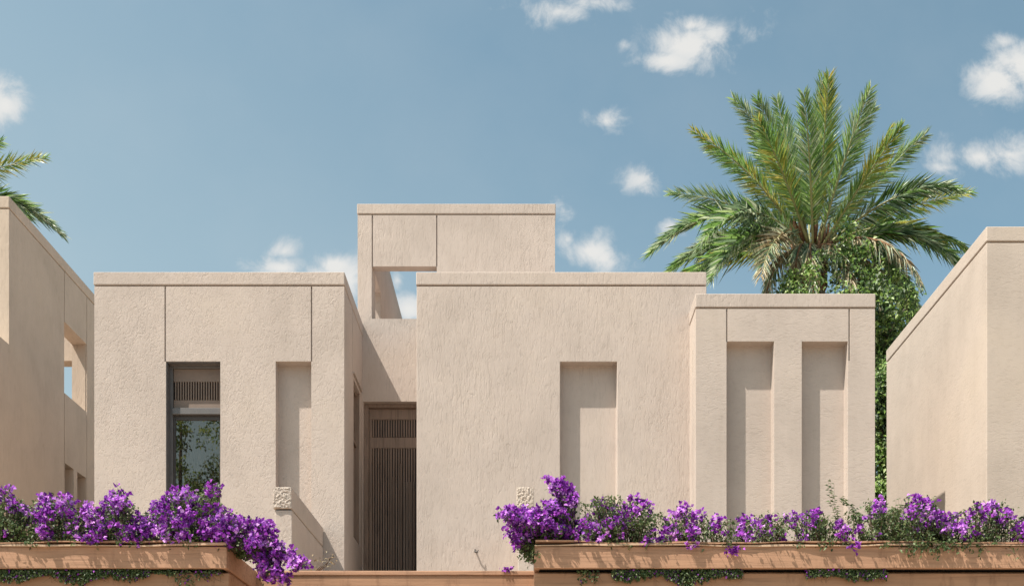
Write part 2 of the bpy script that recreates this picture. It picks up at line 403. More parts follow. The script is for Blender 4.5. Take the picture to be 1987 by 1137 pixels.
# ------------------------------------------------------------------ low fin walls in front of the facade
def rough_face(x0, x1, z0, z1, y, parent):
    n, m = 13, 15; V = []; Fc = []
    for j in range(m + 1):
        for i in range(n + 1):
            e = i in (0, n) or j in (0, m)
            V.append((x0 + (x1 - x0) * (i + (0 if e else random.uniform(-.35, .35))) / n, y - (0 if e else random.choice((0, .002, .005, .008, .011))), z0 + (z1 - z0) * (j + (0 if e else random.uniform(-.35, .35))) / m))
    for j in range(m):
        for i in range(n):
            a = j * (n + 1) + i; b = a + n + 2
            Fc += [(a, a + 1, b), (a, b, b - 1)] if (i + j) % 2 else [(a, a + 1, b - 1), (a + 1, b, b - 1)]
    me = bpy.data.meshes.new('rough_face'); me.from_pydata(V, [], Fc)
    return link('rough_face', me, parent, [M['stucco_rough']])
def fin(pxa, pxb, label):
    d = 13.0; xa, xb = X(pxa, d), X(pxb, d); zt_, zg = Z(945, d), Z(988, d)
    t = thing('garden_wall', ((xa + xb) / 2, d, TER), label, 'low wall', 'low fin walls standing out from the facade')
    csg('wall', [(xa + .02, xb, d, D1 - .002, TER, zg - .008)], [], M['stucco_swirl'], t)
    csg('wall_neck', [(xa + .03, xb - .02, d + .03, D1 - .03, zg - .012, zg + .012)], [], M['framedark'], t, 0)
    csg('wall_cap', [(xa, xb, d - .02, D1 - .010, zg + .008, zt_)], [], M['stucco_fine'], t, .012)
    rough_face(xa + .004, xb - .004, zg + .012, zt_ - .004, d - .0215, t)
fin(530, 566.5, 'low plaster fin wall with rough cap in front of the left block of the house')
fin(1002, 1036, 'low plaster fin wall with rough square cap, left of the tall flower sprig')

# ------------------------------------------------------------------ left neighbour
KL = 1.3; DL = 13.09 * KL; XL = X(17.5, DL); ZL = Z(381, DL); DLB = 23.0
ln = thing('house', (XL - 2, DL, TER), 'shaded sand plaster house at the left edge, with pierced upper side wall', 'house')
def dL(px): return XL * F / (px - VX)
zcl = Z(405, DL)
oa, ob = dL(125), dL(168.5)
oz_t, oz_b = Z(624, oa), Z(762, oa)
def zL(px, py): return Z(py, dL(px))
wa, wb, wc, wd = dL(125), dL(143), dL(150), dL(167)
wt = zL(125, 897)
lw = csg('wall', [(XL - 6, XL, DL, DLB, TER, zcl - G), (XL - 6, XL - .002, 15.9, DL + .01, TER, Z(668, DL))],
    [(XL - .03, XL + .1, oa - G, oa + G, TER + .3, zcl), (XL - .03, XL + .1, ob - G, ob + G, TER + .3, zcl),
     (XL - .30, XL + .1, oa, ob, oz_b, oz_t),                       # pierced opening
     (XL - 3.2, XL - .29, DL + .35, 21.0, oz_b - .9, oz_t + .15), (XL - 3.2, XL - .29, DL + .35, 21.0, oz_t - .2, 20),   # roof court behind it
     (XL - 3.2, XL - .29, 21.3, DLB + .1, oz_b - .9, 20), (X(125, 21) - .35, X(141.5, 21), 20.9, 21.4, Z(790, 21), Z(700, 21)),
     (XL - .34, XL + .1, wa + .02, wb, TER + .4, wt), (XL - .34, XL + .1, wc, wd, TER + .4, wt)], M['stucco_left'], ln)
csg('parapet_neck', [(XL - .27, XL - .03, DL + .03, DLB - .03, zcl - G - .02, zcl + G + .02)], [], M['stucco_left'], lw, 0)
csg('parapet_cap', [(XL - 6, XL + .006, DL - .008, DLB, zcl + G, ZL)], [(XL - 3.2, XL - .29, DL + .35, 21.0, 0, 20), (XL - 3.2, XL - .29, 21.3, DLB + .1, 0, 20)], M['stucco_left'], lw, .012)
for a, b in ((wa + .02, wb), (wc, wd)):
    f = boxes('window', [(XL - .30, XL - .24, a + .001, a + .06, TER + .41, wt - .001), (XL - .30, XL - .22, b - .06, b - .001, TER + .41, wt - .001), (XL - .30, XL - .24, a + .061, b - .061, wt - .07, wt - .002)], M['doorwood'], ln, .004)
    boxes('shade_panel', [(XL - .27, XL - .25, a + .061, b - .061, TER + .41, wt - .071)], M['framedark'], f, 0)  # near-black panel stands in for the shade inside each opening
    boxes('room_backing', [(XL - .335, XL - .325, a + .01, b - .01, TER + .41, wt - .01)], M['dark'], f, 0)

# ------------------------------------------------------------------ right neighbour
DR = 13.8; XR = X(1914.6, DR); ZR = Z(440, DR); zcr = Z(470, DR)
rn = thing('house', (XR + 2, DR, TER), 'sunlit cream plaster house at the right edge with a plain side wall', 'house')
rw = csg('wall', [(XR, XR + 5, DR, 17.66, TER, zcr - G)], [], M['stucco_right'], rn)
csg('parapet_neck', [(XR + .03, XR + 4.9, DR + .03, 17.6, zcr - G - .02, zcr + G + .02)], [], M['stucco_right'], rw, 0)
csg('parapet_cap', [(XR - .006, XR + 5, DR - .008, 17.666, zcr + G, ZR)], [], M['stucco_right'], rw, .012)

# ------------------------------------------------------------------ retaining wall and planters
DRW = 11.1; zrw = Z(1107, DRW)
rt = thing('retaining_wall', (0, DRW, 0), 'long terracotta coloured retaining wall below the houses, seen between the two planters', 'wall')
csg('wall', [(-14, 14, DRW, DRW + .3, .011, zrw - .05)], [], M['terracotta'], rt, .01)
csg('coping', [(-14, 14, DRW - .012, DRW + .32, zrw - .049, zrw)], [], M['board'], rt, .008)

DP = 10.0
def warped(name, x0, x1, y0, y1, z, th, amp, seed, mat, parent):
    """thin uneven ledge board"""
    r = random.Random(seed); n = max(12, int((x1 - x0) / .08)); V = []; Fc = []
    ph = [r.uniform(0, 6) for _ in range(6)]
    for i in range(n + 1):
        x = x0 + (x1 - x0) * i / n
        dz = amp * (math.sin(x * 2.1 + ph[0]) + .6 * math.sin(x * 5.7 + ph[1]) + .3 * math.sin(x * 13 + ph[2]))
        dyy = amp * 1.5 * (math.sin(x * 3.3 + ph[3]) + .5 * math.sin(x * 11 + ph[4])); t = th * (1 + .35 * math.sin(x * 4.1 + ph[5]))
        V += [(x, y0 + dyy, z + dz), (x, y0 + dyy, z + dz + t), (x, y1, z + dz + t), (x, y1, z + dz)]
        if i:
            a = 4 * (i - 1); b = 4 * i
            Fc += [(a, b, b + 1, a + 1), (a + 1, b + 1, b + 2, a + 2), (a + 2, b + 2, b + 3, a + 3), (a + 3, b + 3, b, a)]
    Fc += [(0, 1, 2, 3), (4 * n + 3, 4 * n + 2, 4 * n + 1, 4 * n)]
    me = bpy.data.meshes.new(name); me.from_pydata(V, [], Fc)
    return link(name, me, parent, [mat])
def planter(xa, xb, label, endside):
    zt_, zb = Z(1060, DP), Z(1102, DP)
    t = thing('planter_box', ((xa + xb) / 2, DP, 0), label, 'planter', 'long terracotta planters on the retaining wall')
    boxes('front_board', [(xa, xb, DP, DP + .05, zb, zt_)], M['board'], t, .006)
    boxes('end_board', [((xb - .05) if endside > 0 else xa, xb if endside > 0 else xa + .05, DP + .051, DRW - .015, zb, zt_)], M['board'], t, .006)
    warped('ledge_board', xa - .0, xb, DP - .02, DP + .14, zt_ + .004, .014, .006, 3 + endside, M['board_pale'], t)
    warped('ledge_board', xa + .01, xb - .01, DP - .012, DP + .12, zt_ + .034, .013, .008, 9 + endside, M['board'], t)
    boxes('soil_bed', [(xa + (.051 if endside < 0 else 0), xb - (.051 if endside > 0 else 0), DP + .051, DRW - .016, zb + .01, zt_ - .02)], M['soil'], t, 0)
    boxes('base_wall', [(xa, xb, DP + .08, DRW - .015, .012, Z(1109, DP + .03)), (xa + .02, xb - .02, DP + .16, DRW - .02, Z(1109, DP + .03) + .001, zb - .001)], M['terracotta'], t, .008)
    return t
xlp = X(440, DP); xrp = X(1037, DP)
planter(-9.5, xlp, 'terracotta planter at lower left, packed with purple flowers and ending short of the door', 1)
planter(xrp, 9.5, 'terracotta planter at lower right, running along to the right edge under sparser flowers', -1)

# ------------------------------------------------------------------ bougainvillea
def bez(p0, p1, p2, t):
    t = t[:, None]; return (1 - t) ** 2 * p0 + 2 * t * (1 - t) * p1 + t * t * p2
def bush(name, root, tips, label, group, nleaf=10, nfl=1.0, dens=1.0, hang=False, cl=.082, cat='flowering bush'):
    """root: px x-range of roots; tips: list of (px,py,depth,flower?)"""
    cxs = np.mean([t[0] for t in tips])
    base = P((root[0] + root[1]) / 2, 1056, DP + .5)
    T = thing(name, base, label, cat, group)
    paths = []; lp = []; ld = []; fp = []; fd = []; fi = []
    for (px, py, d, fl) in tips:
        tip = np.array(P(px, py, d))
        rx = random.uniform(*root) * .35 + px * .65
        rx = min(max(rx, root[0]), root[1])
        r0 = np.array(P(rx, 1056, DP + random.uniform(.15, .9))); r0[2] = Z(1060, DP) - .02
        rise = max(.04, tip[2] - r0[2])
        ctl = (r0 + tip) / 2; ctl[2] = r0[2] + max(rise * 1.05, .12 if tip[2] < r0[2] else rise * .8) + random.uniform(0, .03)
        ctl[0] += random.uniform(-.03, .03)
        if tip[2] < r0[2]:
            ctl[1] = DP - .05; ctl[0] = tip[0] * .7 + r0[0] * .3; ctl[2] = r0[2] + .12
        ts = np.linspace(0, 1, 8); pts = bez(r0, ctl, tip, ts) + rng.normal(0, .004, (8, 3))
        paths.append(([tuple(p) for p in pts], list(np.linspace(.0055, .0016, 8))))
        n = int(1.9 * nleaf * dens * random.uniform(.7, 1.3))
        tl = rng.uniform(.25, 1, n); c = bez(r0, ctl, tip, tl) + rng.normal(0, .022, (n, 3))
        lp.append(c); dd = rdir(n); dd[:, 2] -= .1; ld.append(dd)
        if random.random() < fl:
            # a panicle: lumps of three-bract lanterns near the shoot's end
            nl = int(random.uniform(6, 12) * nfl); pale = random.random() < .33
            for q in range(nl):
                tq = 1 - abs(random.gauss(0, .11)); c0 = bez(r0, ctl, tip, np.array([tq]))[0] + rng.normal(0, cl * .33, 3)
                out = unit((rng.normal(0, 1, (1, 3)) + np.array([[-.1, -.9, .35]])))[0]
                for w in range(random.choice((3, 3, 4, 5))):
                    v = unit((out + rng.normal(0, .8, 3))[None])[0]
                    fp.append(c0 + rng.normal(0, .004, 3)); fd.append(v); fi.append(int(random.random() < (.8 if pale else .12)))
    tubes('stems', paths, M['stem'], T, 3)
    lp = np.concatenate(lp); ld = np.concatenate(ld); n = len(lp)
    nn = unit(rng.normal(0, .7, (n, 3)) + np.array([-.2, -.35, .9]))
    leaves('foliage', lp, ld, nn, rng.uniform(.026, .05, n), rng.uniform(.016, .028, n), [M['leaf']], T)
    if fp:
        fp = np.array(fp); fd = np.array(fd); n = len(fp)
        nn = unit(rng.normal(0, .6, (n, 3)) + np.array([-.2, -.7, .5]))
        leaves('flowers', fp, fd, nn, rng.uniform(.030, .052, n), rng.uniform(.028, .046, n), [M['bract'], M['bract_pale']], T, idx=fi, fold=.3, droop=0, mid=.55)
    return T
def interp(prof, x):
    return float(np.interp(x, [p[0] for p in prof], [p[1] for p in prof]))
PL = [(-80, 930), (0, 940), (15, 950), (60, 985), (90, 962), (120, 962), (150, 985), (190, 985), (225, 955), (245, 958), (262, 990), (290, 995), (318, 975), (345, 945), (365, 948), (385, 968), (408, 942), (424, 945), (436, 985), (470, 995), (500, 1008)]
PR = [(1040, 992), (1080, 985), (1120, 985), (1150, 968), (1200, 965), (1245, 968), (1275, 992), (1300, 1000), (1325, 984), (1360, 990), (1380, 1008), (1440, 1010), (1460, 1006), (1500, 1000), (1545, 1000), (1570, 990), (1600, 1005), (1640, 998), (1690, 978), (1715, 978), (1745, 990), (1772, 962), (1800, 975), (1830, 995), (1860, 1000), (1890, 982), (1920, 975), (1960, 990), (2060, 985)]
def tipset(xa, xb, prof, n, fl, dlo=-.16, dhi=.75, clumps=None):
    out = []
    for i in range(n):
        px = random.uniform(xa, xb); top = interp(prof, px)
        u = random.random() ** 1.25
        py = top + u * (1058 - top) + (random.uniform(-6, 6))
        d = DP + (random.uniform(dlo, dhi) if u < .5 else random.uniform(dlo, .3))
        f = fl
        if clumps is not None:
            f = .03
            for (cx_, cy_, r) in clumps:
                if (px - cx_) ** 2 + ((py - cy_) * 1.1) ** 2 < r * r * .75: f = .50
        out.append((px, py, d, f))
    return out
GL = 'bougainvillea bushes in the left planter'; GR = 'bougainvillea bushes in the right planter'
CL = [(8, 955, 28), (25, 985, 20), (70, 1000, 28), (105, 972, 28), (125, 985, 26), (165, 1000, 28), (150, 1030, 24), (225, 975, 30), (210, 1010, 30), (235, 1000, 24), (265, 1020, 26), (305, 1000, 32), (330, 975, 24), (350, 945, 24), (370, 990, 34), (415, 945, 20), (390, 1015, 36), (345, 1030, 30), (300, 1035, 26), (430, 1010, 34), (465, 1020, 30), (255, 1040, 22), (95, 1030, 20), (420, 1045, 30), (180, 1040, 20), (475, 1050, 30)]
bush('bougainvillea_bush', (-90, 60), tipset(-90, 75, PL, 150, 0, clumps=CL), 'purple flowering bush at the far left end of the left planter, green below', GL, 11, dens=1.5)
bush('bougainvillea_bush', (70, 190), tipset(70, 200, PL, 150, 0, clumps=CL), 'purple flowering bush in front of the left house\'s two small side windows', GL, 10)
bush('bougainvillea_bush', (190, 300), tipset(195, 300, PL, 140, 0, clumps=CL), 'purple flowering bush below the plain plaster left of the louvred window', GL, 10)
bush('bougainvillea_bush', (295, 430), tipset(295, 440, PL, 210, 0, clumps=CL), 'tall dense purple flowering bush in front of the louvred window', GL, 10)
# end of the left planter: spills right and down
tips = []
for i in range(120):
    t = random.random(); px = 430 + 75 * t; py = random.uniform(992 + 25 * t, 1060 + 20 * t); tips.append((px, py, DP + random.uniform(-.15, .6), .5))
bush('bougainvillea_bush', (395, 438), tips, 'dark purple flowering bush at the right end of the left planter', GL, 9)
tips = []
casc = [(505, 1025, 20), (520, 1030, 16), (527, 1020, 10), (537, 1050, 14), (545, 1070, 16), (525, 1075, 16), (540, 1095, 18), (555, 1070, 10), (575, 1095, 12), (590, 1098, 10), (510, 1060, 14), (515, 1100, 12), (545, 1120, 14), (557, 1130, 10), (520, 1120, 12), (498, 1045, 14)]
for (a, b, r) in casc:
    for i in range(int(r * .62)): tips.append((a + random.gauss(0, r * .5), b + random.gauss(0, r * .5), DP + random.uniform(-.1, .35), .8))
bush('bougainvillea_bush', (400, 438), tips, 'purple flower cascade tumbling off the left planter beside the fin wall', GL, 6, nfl=.9)

CR = [(1215, 985, 30), (1180, 1000, 22), (1245, 985, 24), (1165, 970, 12), (1200, 1020, 28), (1140, 1030, 26), (1080, 1030, 24), (1060, 1010, 22), (1110, 1000, 20), (1322, 995, 26), (1350, 1005, 20), (1300, 1035, 20), (1395, 1020, 22), (1345, 1035, 14), (1455, 1025, 30), (1440, 1010, 18), (1500, 1000, 12), (1490, 1030, 14), (1550, 1010, 22), (1575, 1000, 18), (1630, 1020, 22), (1560, 1040, 14), (1702, 985, 22), (1780, 985, 22), (1772, 965, 10), (1800, 995, 20), (1850, 1010, 24), (1790, 1020, 18), (1895, 1000, 26), (1880, 1030, 26), (1925, 985, 24), (1945, 1000, 20), (1760, 1000, 14), (1820, 1010, 20)]
# left end cascade of the right planter
tips = []
for (a, b, r, f) in [(985, 998, 14, .9), (1010, 1005, 20, .95), (1000, 1030, 18, .9), (1025, 1030, 20, .8), (1050, 1005, 26, .7), (1080, 995, 24, .7), (1010, 1052, 18, .5), (1025, 1075, 12, .05), (1030, 1092, 8, .02), (1085, 1030, 26, .7), (1110, 1030, 24, .7), (965, 998, 4, .8)]:
    for i in range(int(r * .95)): tips.append((a + random.gauss(0, r * .55), b + random.gauss(0, r * .42), DP + random.uniform(-.12, .45), f))
bush('bougainvillea_bush', (1040, 1130), tips, 'dense purple flowering bush spilling over the left end of the right planter', GR, 9, dens=1.2, nfl=.8)
tips = [(a + random.gauss(0, 5), b + random.gauss(0, 4), DP + random.uniform(.05, .3), .9) for (a, b) in ((1062, 930), (1072, 935), (1085, 938), (1095, 945), (1105, 955), (1068, 950), (1085, 957), (1118, 962), (1100, 970), (1065, 975), (1080, 970), (1110, 975)) for k in range(2)]
bush('bougainvillea_bush', (1115, 1130), tips, 'tall purple flower sprig leaning left in front of the single niche', GR, 4, nfl=.8, cl=.05)
bush('bougainvillea_bush', (1130, 1290), tipset(1125, 1290, PR, 170, 0, clumps=CR), 'purple flowering bush below the blank plaster right of the single niche', GR, 10, dens=1.1, nfl=.72)
bush('bougainvillea_bush', (1290, 1420), tipset(1285, 1420, PR, 105, 0, clumps=CR), 'purple flowering bush under the corner where the right block begins', GR, 8, nfl=.72)
bush('bougainvillea_bush', (1420, 1530), tipset(1420, 1530, PR, 85, 0, clumps=CR), 'low purple flowering bush under the left one of the paired niches', GR, 8, nfl=.72)
bush('bougainvillea_bush', (1530, 1660), tipset(1530, 1665, PR, 100, 0, clumps=CR), 'purple flowering bush under the right one of the paired niches', GR, 8, nfl=.72)
bush('bougainvillea_bush', (1660, 1760), tipset(1660, 1760, PR, 110, 0, clumps=CR), 'mostly green leafy bush with few purple flowers below the gap between the houses', GR, 10, nfl=.72)
bush('bougainvillea_bush', (1750, 1850), tipset(1750, 1850, PR, 135, 0, clumps=CR), 'pointed purple flowering bush before the lit side wall of the right house', GR, 9, nfl=.72)
bush('bougainvillea_bush', (1850, 1965), tipset(1850, 1965, PR, 120, 0, clumps=CR), 'rounded purple flowering bush at the front corner of the right house', GR, 9, nfl=.72)
bush('bougainvillea_bush', (1960, 2090), tipset(1960, 2090, PR, 80, 0, clumps=[(1990, 1000, 22), (1975, 1030, 16), (2040, 1000, 24)]), 'green leafy bush cut off by the right edge of the photo', GR, 10, nfl=.72)
# tangle spilling over the board
tips = [(random.gauss(1800, 50), random.uniform(1055, 1090) - abs(random.gauss(0, 8)), DP + random.uniform(-.16, -.05), 0) for i in range(40)]
bush('trailing_plant', (1720, 1880), tips, 'green trailing stems hanging over the right planter board', None, 8, cat='trailing plant')

# wispy weeds standing above the right planter
def wisp(pts, label, n=26):
    T = thing('weed', P(pts[0][0], pts[0][1], DP + .3), label, 'weed', 'thin weeds among the flowers')
    paths = []; lp = []; ld = []
    for off in (0, 6, -5):
        q = [np.array(P(a + off * (i / len(pts)) * 1.4, b + abs(off) * .8, DP + .3 + off * .01)) for i, (a, b) in enumerate(pts)]
        paths.append(([tuple(x) for x in q], list(np.linspace(.003, .001, len(q)))))
        for i in range(n):
            t = random.uniform(.3, 1) * (len(q) - 1); k = min(int(t), len(q) - 2); c = q[k] + (q[k + 1] - q[k]) * (t - k)
            sd = random.choice((-1, 1)); v = np.array([sd, random.uniform(-.5, .5), random.uniform(-.1, .5)]); lp.append(c); ld.append(v)
    tubes('stems', paths, M['stem'], T, 3)
    n = len(lp); leaves('foliage', lp, ld, unit(rng.normal(0, .5, (n, 3)) + np.array([0, -.6, .6])), rng.uniform(.025, .05, n), rng.uniform(.012, .02, n), [M['leaf']], T)
wisp([(1640, 1050), (1628, 1010), (1615, 970), (1612, 930)], 'thin upright dark weed before the right one of the paired niches')
wisp([(1690, 1050), (1670, 1010), (1650, 980), (1632, 965)], 'thin dark weed leaning left, right of the upright weed')
wisp([(1745, 1050), (1745, 1010), (1742, 985), (1744, 965)], 'short thin weed before the rear edge of the right house wall', 12)

# dark trailing growth in the slot beneath each planter board
def trail(xa, xb, label, n, fl=.06):
    T = thing('trailing_plant', P((xa + xb) / 2, 1104, DP + .1), label, 'trailing plant', 'trailing plants growing from the slot under the planter boards')
    k = n; px = rng.uniform(xa, xb, k); cl = .5 + .5 * np.sin(px * .045 + 1) * np.sin(px * .013)
    py = 1104 + rng.uniform(0, 1, k) * 36 * (.25 + .75 * cl) * (.45 + .55 * np.abs(np.sin(px * .13 + np.sin(px * .05) * 3))); d = DP + rng.uniform(.015, .08, k)
    pos = np.stack([(px - VX) * d / F, d, EYE + (VY - py) * d / F], 1)
    idx = (rng.random(k) < fl).astype(int)
    leaves('foliage', pos, unit(rng.normal(0, 1, (k, 3)) + np.array([0, -.2, -.8])), unit(rng.normal(0, .6, (k, 3)) + np.array([0, -1, .3])), rng.uniform(.018, .034, k), rng.uniform(.012, .022, k), [M['leaf'], M['bract']], T, idx=idx)
    paths = []
    for i in range(max(3, int((xb - xa) / 14))):
        a = random.uniform(xa, xb); p = [P(a + j * random.uniform(-4, 6), 1103 + j * 9, DP + .05 - .008 * j) for j in range(4)]; p[0].y = DP + .1
        paths.append((p, [.0025, .002, .0015, .001]))
    tubes('stems', paths, M['stem'], T, 3)
trail(-60, 290, 'dark creeping plant hanging under the left half of the left planter board', 4200)
trail(300, 430, 'small creeping plant hanging under the right end of the left planter board', 420)
trail(1120, 1160, 'tiny creeping sprig under the left end of the right planter board', 130)
trail(1188, 1440, 'dark creeping plant under the right planter board below the lone niche', 4000, .1)
trail(1565, 1720, 'dark creeping plant under the right planter board below the paired niches', 2400, .1)

# dry sprig by the fin wall and a fallen flower
T = thing('dry_sprig', P(610, 1107, 11.2), 'curled dry leafless sprig on the retaining wall beside the fin wall', 'sprig')
paths = []
for off in (0, 5, 10):
    p = [P(612 + off * .6, 1108, 11.22), P(622 + off, 1098, 11.2), P(630 + off * .6, 1096 - off * .5, 11.2), P(638, 1087 - off * .3, 11.18), P(648 - off * .3, 1080 - off * .2, 11.2), P(646 - off * .5, 1073 + off * .3, 11.2)]
    paths.append((p, [.006, .005, .004, .004, .003, .003]))
tubes('twigs', paths, M['bark'], T, 4)
lp = np.array([P(random.choice((612, 622, 630, 640, 648, 604)) + random.gauss(0, 4), random.gauss(1090, 8), 11.2) for _ in range(46)])
leaves('foliage', lp, rdir(46), rdir(46), .03, .018, [M['palm_dry']], T)
T = thing('fallen_flower', P(985, 1104, 11.12), 'single fallen purple flower lying on the retaining wall edge', 'flower')
n = 34; c = np.array([P(984 + random.gauss(0, 6), 1104 + random.gauss(0, 1.5), 11.09) for _ in range(n)])
leaves('petals', c, rdir(n), unit(rng.normal(0, .6, (n, 3)) + np.array([0, -.7, .6])), .035, .028, [M['bract']], T)
T = thing('fallen_flower', P(1423, 1072, DP - .03), 'single purple flower hanging over the right planter board', 'flower')
n = 60; c = np.array([P(1424 + random.gauss(0, 7), 1068 + random.gauss(0, 4), DP - .04) for _ in range(n)])
leaves('petals', c, rdir(n), unit(rng.normal(0, .6, (n, 3)) + np.array([0, -.7, .6])), .035, .028, [M['bract']], T)
tubes('stem', [([P(1432, 1048, DP + .1), P(1430, 1052, DP - .03), P(1425, 1066, DP - .035)], [.002, .002, .002])], M['stem'], T, 3)

# ------------------------------------------------------------------ palms
DPM = 24.0; PC = P(1575, 486, DPM); MP = DPM / F
fr = [  # tip dx,dz, control dx,dz, depth m, material, twist, leaf scale
 (25, 325, 10, 190, -.3, 'g', 0, 1), (-40, 305, -25, 160, .5, 'g', 10, 1), (-4, 262, 0, 130, -1.5, 'y', 0, 1.1), (-105, 298, -62, 150, .8, 'y', 0, 1),
 (-158, 280, -55, 180, -.5, 'b', 20, 1), (-190, 235, -70, 160, .5, 'g', -20, 1), (-240, 200, -115, 135, -.8, 'y', 15, .9), (-268, 148, -120, 125, .6, 'b', 0, 1),
 (-316, -28, -170, 120, -.5, 'b', 15, 1.15), (-300, -70, -150, 75, .9, 'y', -15, 1.1), (-210, -105, -130, 50, -1.2, 'b', 10, 1.1), (-130, -120, -90, 30, -1.7, 'd', -10, 1),
 (62, 290, 22, 170, 1.0, 'g', 0, 1), (108, 268, 45, 160, -.4, 'b', -10, 1), (162, 272, 95, 130, .3, 'y', 20, .95), (197, 197, 105, 120, -.7, 'b', -15, 1),
 (150, 225, 60, 130, 1.3, 'g', 0, 1), (302, 108, 130, 80, -.2, 'y', 0, .95), (302, -12, 170, 115, .5, 'b', 10, 1.1), (272, -45, 140, 60, -1.0, 'y', -20, 1),
 (228, -90, 140, 60, .8, 'b', 15, 1), (180, -125, 120, 20, -.6, 'b', 0, 1), (-60, 200, -30, 110, -2.0, 'g', 0, 1), (60, 215, 30, 120, -1.9, 'g', 0, 1),
 (-135, 170, -80, 110, -1.7, 'y', 10, .95), (120, 150, 80, 100, -1.8, 'y', 0, .95), (-80, 215, -50, 130, 2.2, 'g', 0, 1), (40, 235, 30, 140, 2.3, 'b', 0, 1),
 (-180, 120, -110, 110, 2.3, 'd', 0, 1), (200, 110, 120, 110, 2.4, 'g', 0, 1), (-245, -95, -160, 70, .2, 'b', 0, 1.1), (-265, 20, -150, 110, 1.6, 'g', 5, 1.05),
 (0, 300, -8, 170, -.9, 'g', 5, 1), (255, -110, 160, 40, -1.5, 'b', 0, 1.05), (-235, -60, -140, 80, -1.7, 'b', 0, 1.1),  (-125, 245, -70, 150, -1.1, 'g', 0, 1), (230, 40, 140, 95, -1.6, 'b', 0, 1), (-75, 285, -40, 150, -.4, 'g', -10, 1)]
dead = [(150, -150, 120, 0, -2.0), (-60, -150, -50, 10, -1.2), (-30, -160, -30, 0, -1.5), (95, -170, 80, -10, -1.4), (165, -180, 120, -20, -1.0), (205, -165, 140, -10, -.4), (-110, -150, -80, 10, -.8), (40, -160, 30, -10, -1.7)]
TRUNKX = PC.x - .05
palm = thing('palm_tree', (TRUNKX, DPM, TER), 'tall date palm with full spreading crown behind the right block of the house', 'palm tree', 'date palms')
PM = {'g': ('palm_green', 'palm_blue'), 'y': ('palm_green', 'palm_yellow'), 'b': ('palm_blue', 'palm_green'), 'd': ('palm_dry', 'palm_blue')}
def frond(name, tip, ctl, dy, key, tw, sc, parent, nst=96, dry=False):
    a = random.uniform(0, 6.28)
    p0 = np.array(PC) + np.array([ctl[0] * MP * .12, dy * .12, -.1 + random.uniform(-.15, .1)])
    p1 = np.array(PC) + np.array([ctl[0] * MP, dy * .65, ctl[1] * MP]); p2 = np.array(PC) + np.array([tip[0] * MP, dy, tip[1] * MP * (.94 if tip[1] > 0 else 1)])
    ts = np.linspace(0, 1, 16); pts = bez(p0, p1, p2, ts)
    tubes('midrib', [([tuple(p) for p in pts], list(np.linspace(.034, .006, 16)))], M['fibre'] if dry else M['rachis'], parent, 5) if False else None
    pos = []; drs = []; Ls = []; Ws = []; nors = []
    t = np.linspace(.16, 1, nst); c = bez(p0, p1, p2, t)
    e = 1e-3; tg = unit(bez(p0, p1, p2, np.minimum(t + e, 1.001)) - bez(p0, p1, p2, t - e))
    view = np.array([0, -1, 0.])
    for i in range(nst):
        T_ = tg[i]; hh = np.array([T_[0], T_[1], 0]); 
        # the blade's plane: between horizontal-sideways and facing outwards from the crown
        out = np.array([tip[0] * MP, dy - .9, .8]); out = out / np.linalg.norm(out)
        s = np.cross(T_, out); 
        if np.linalg.norm(s) < .15: s = np.cross(T_, view)
        s /= np.linalg.norm(s); u = np.cross(s, T_)
        tt = t[i]; prof = min(1, .35 + 2.4 * (tt - .12)) * (1 - max(0, tt - .55) ** 1.3 * 1.75)
        for side in (-1, 1):
            for rep in (0, 1):
                if rep and random.random() < .5: continue
                w = math.radians(tw + random.gauss(0, 20) + (-1) ** rep * 16)
                sv = s * side * math.cos(w) + u * math.sin(w)
                al = math.radians(38 + 22 * tt + random.gauss(0, 6))
                dv = sv * math.cos(al) + T_ * math.sin(al) + u * .12
                if dry: dv = dv + np.array([0, 0, -.7])
                pos.append(c[i] + rng.normal(0, .004, 3) + T_ * random.uniform(-.02, .02)); drs.append(dv); Ls.append((.66 if tip[1] < 60 else .60) * sc * prof * random.uniform(.82, 1.12)); Ws.append(.027 * random.uniform(.8, 1.25)); nors.append(u * .8 + rng.normal(0, .3, 3))
    n = len(pos); kk = PM[key]
    pr = .62
    posn = np.array(pos)
    band = (np.sin(np.linspace(0, 9, n) + a) > .2)
    idx = np.where(rng.random(n) < np.where(band, pr + .25, pr - .25), 0, 1)
    o = leaves(name, pos, drs, nors, np.array(Ls), np.array(Ws), [M[kk[0]], M[kk[1]]], parent, idx=idx, fold=.3, droop=(.22 if tip[1] < 60 else .08) if not dry else .25, mid=.35)
    if tw < 0: pass
    tubes('midrib', [([tuple(p) for p in pts], list(np.linspace(.036, .006, 16)))], M['fibre'] if dry else M['rachis'], o, 5)
    return o
for (tx, tz, cx_, cz_, dyy, key, tw, sc) in fr:
    frond('frond', (tx, tz), (cx_, cz_), dyy, key, tw, sc, palm)
for (tx, tz, cx_, cz_, dyy) in dead:
    frond('dead_frond', (tx, tz), (cx_, cz_), dyy, 'd', 0, .9, palm, 60, True)
def lathe_rough(name, x, y, zs, rs, mat, parent, sides=20, amp=.04):
    V = []; Fc = []
    for i, (z, r) in enumerate(zip(zs, rs)):
        for s in range(sides):
            w = 2 * math.pi * s / sides; rr = r * (1 + random.uniform(-amp, amp) + .09 * ((i + s) % 2)); V.append((x + rr * math.cos(w), y + rr * math.sin(w), z))
    for i in range(len(zs) - 1):
        for s in range(sides): Fc.append((i * sides + s, i * sides + (s + 1) % sides, (i + 1) * sides + (s + 1) % sides, (i + 1) * sides + s))
    Fc.append(tuple((len(zs) - 1) * sides + s for s in range(sides)))
    me = bpy.data.meshes.new(name); me.from_pydata(V, [], Fc); return link(name, me, parent, [mat])
zz = np.linspace(TER, PC.z + .05, 60); rr = .27 + .04 * np.sin(zz * 3); rr[-6:] = np.linspace(.34, .16, 6)
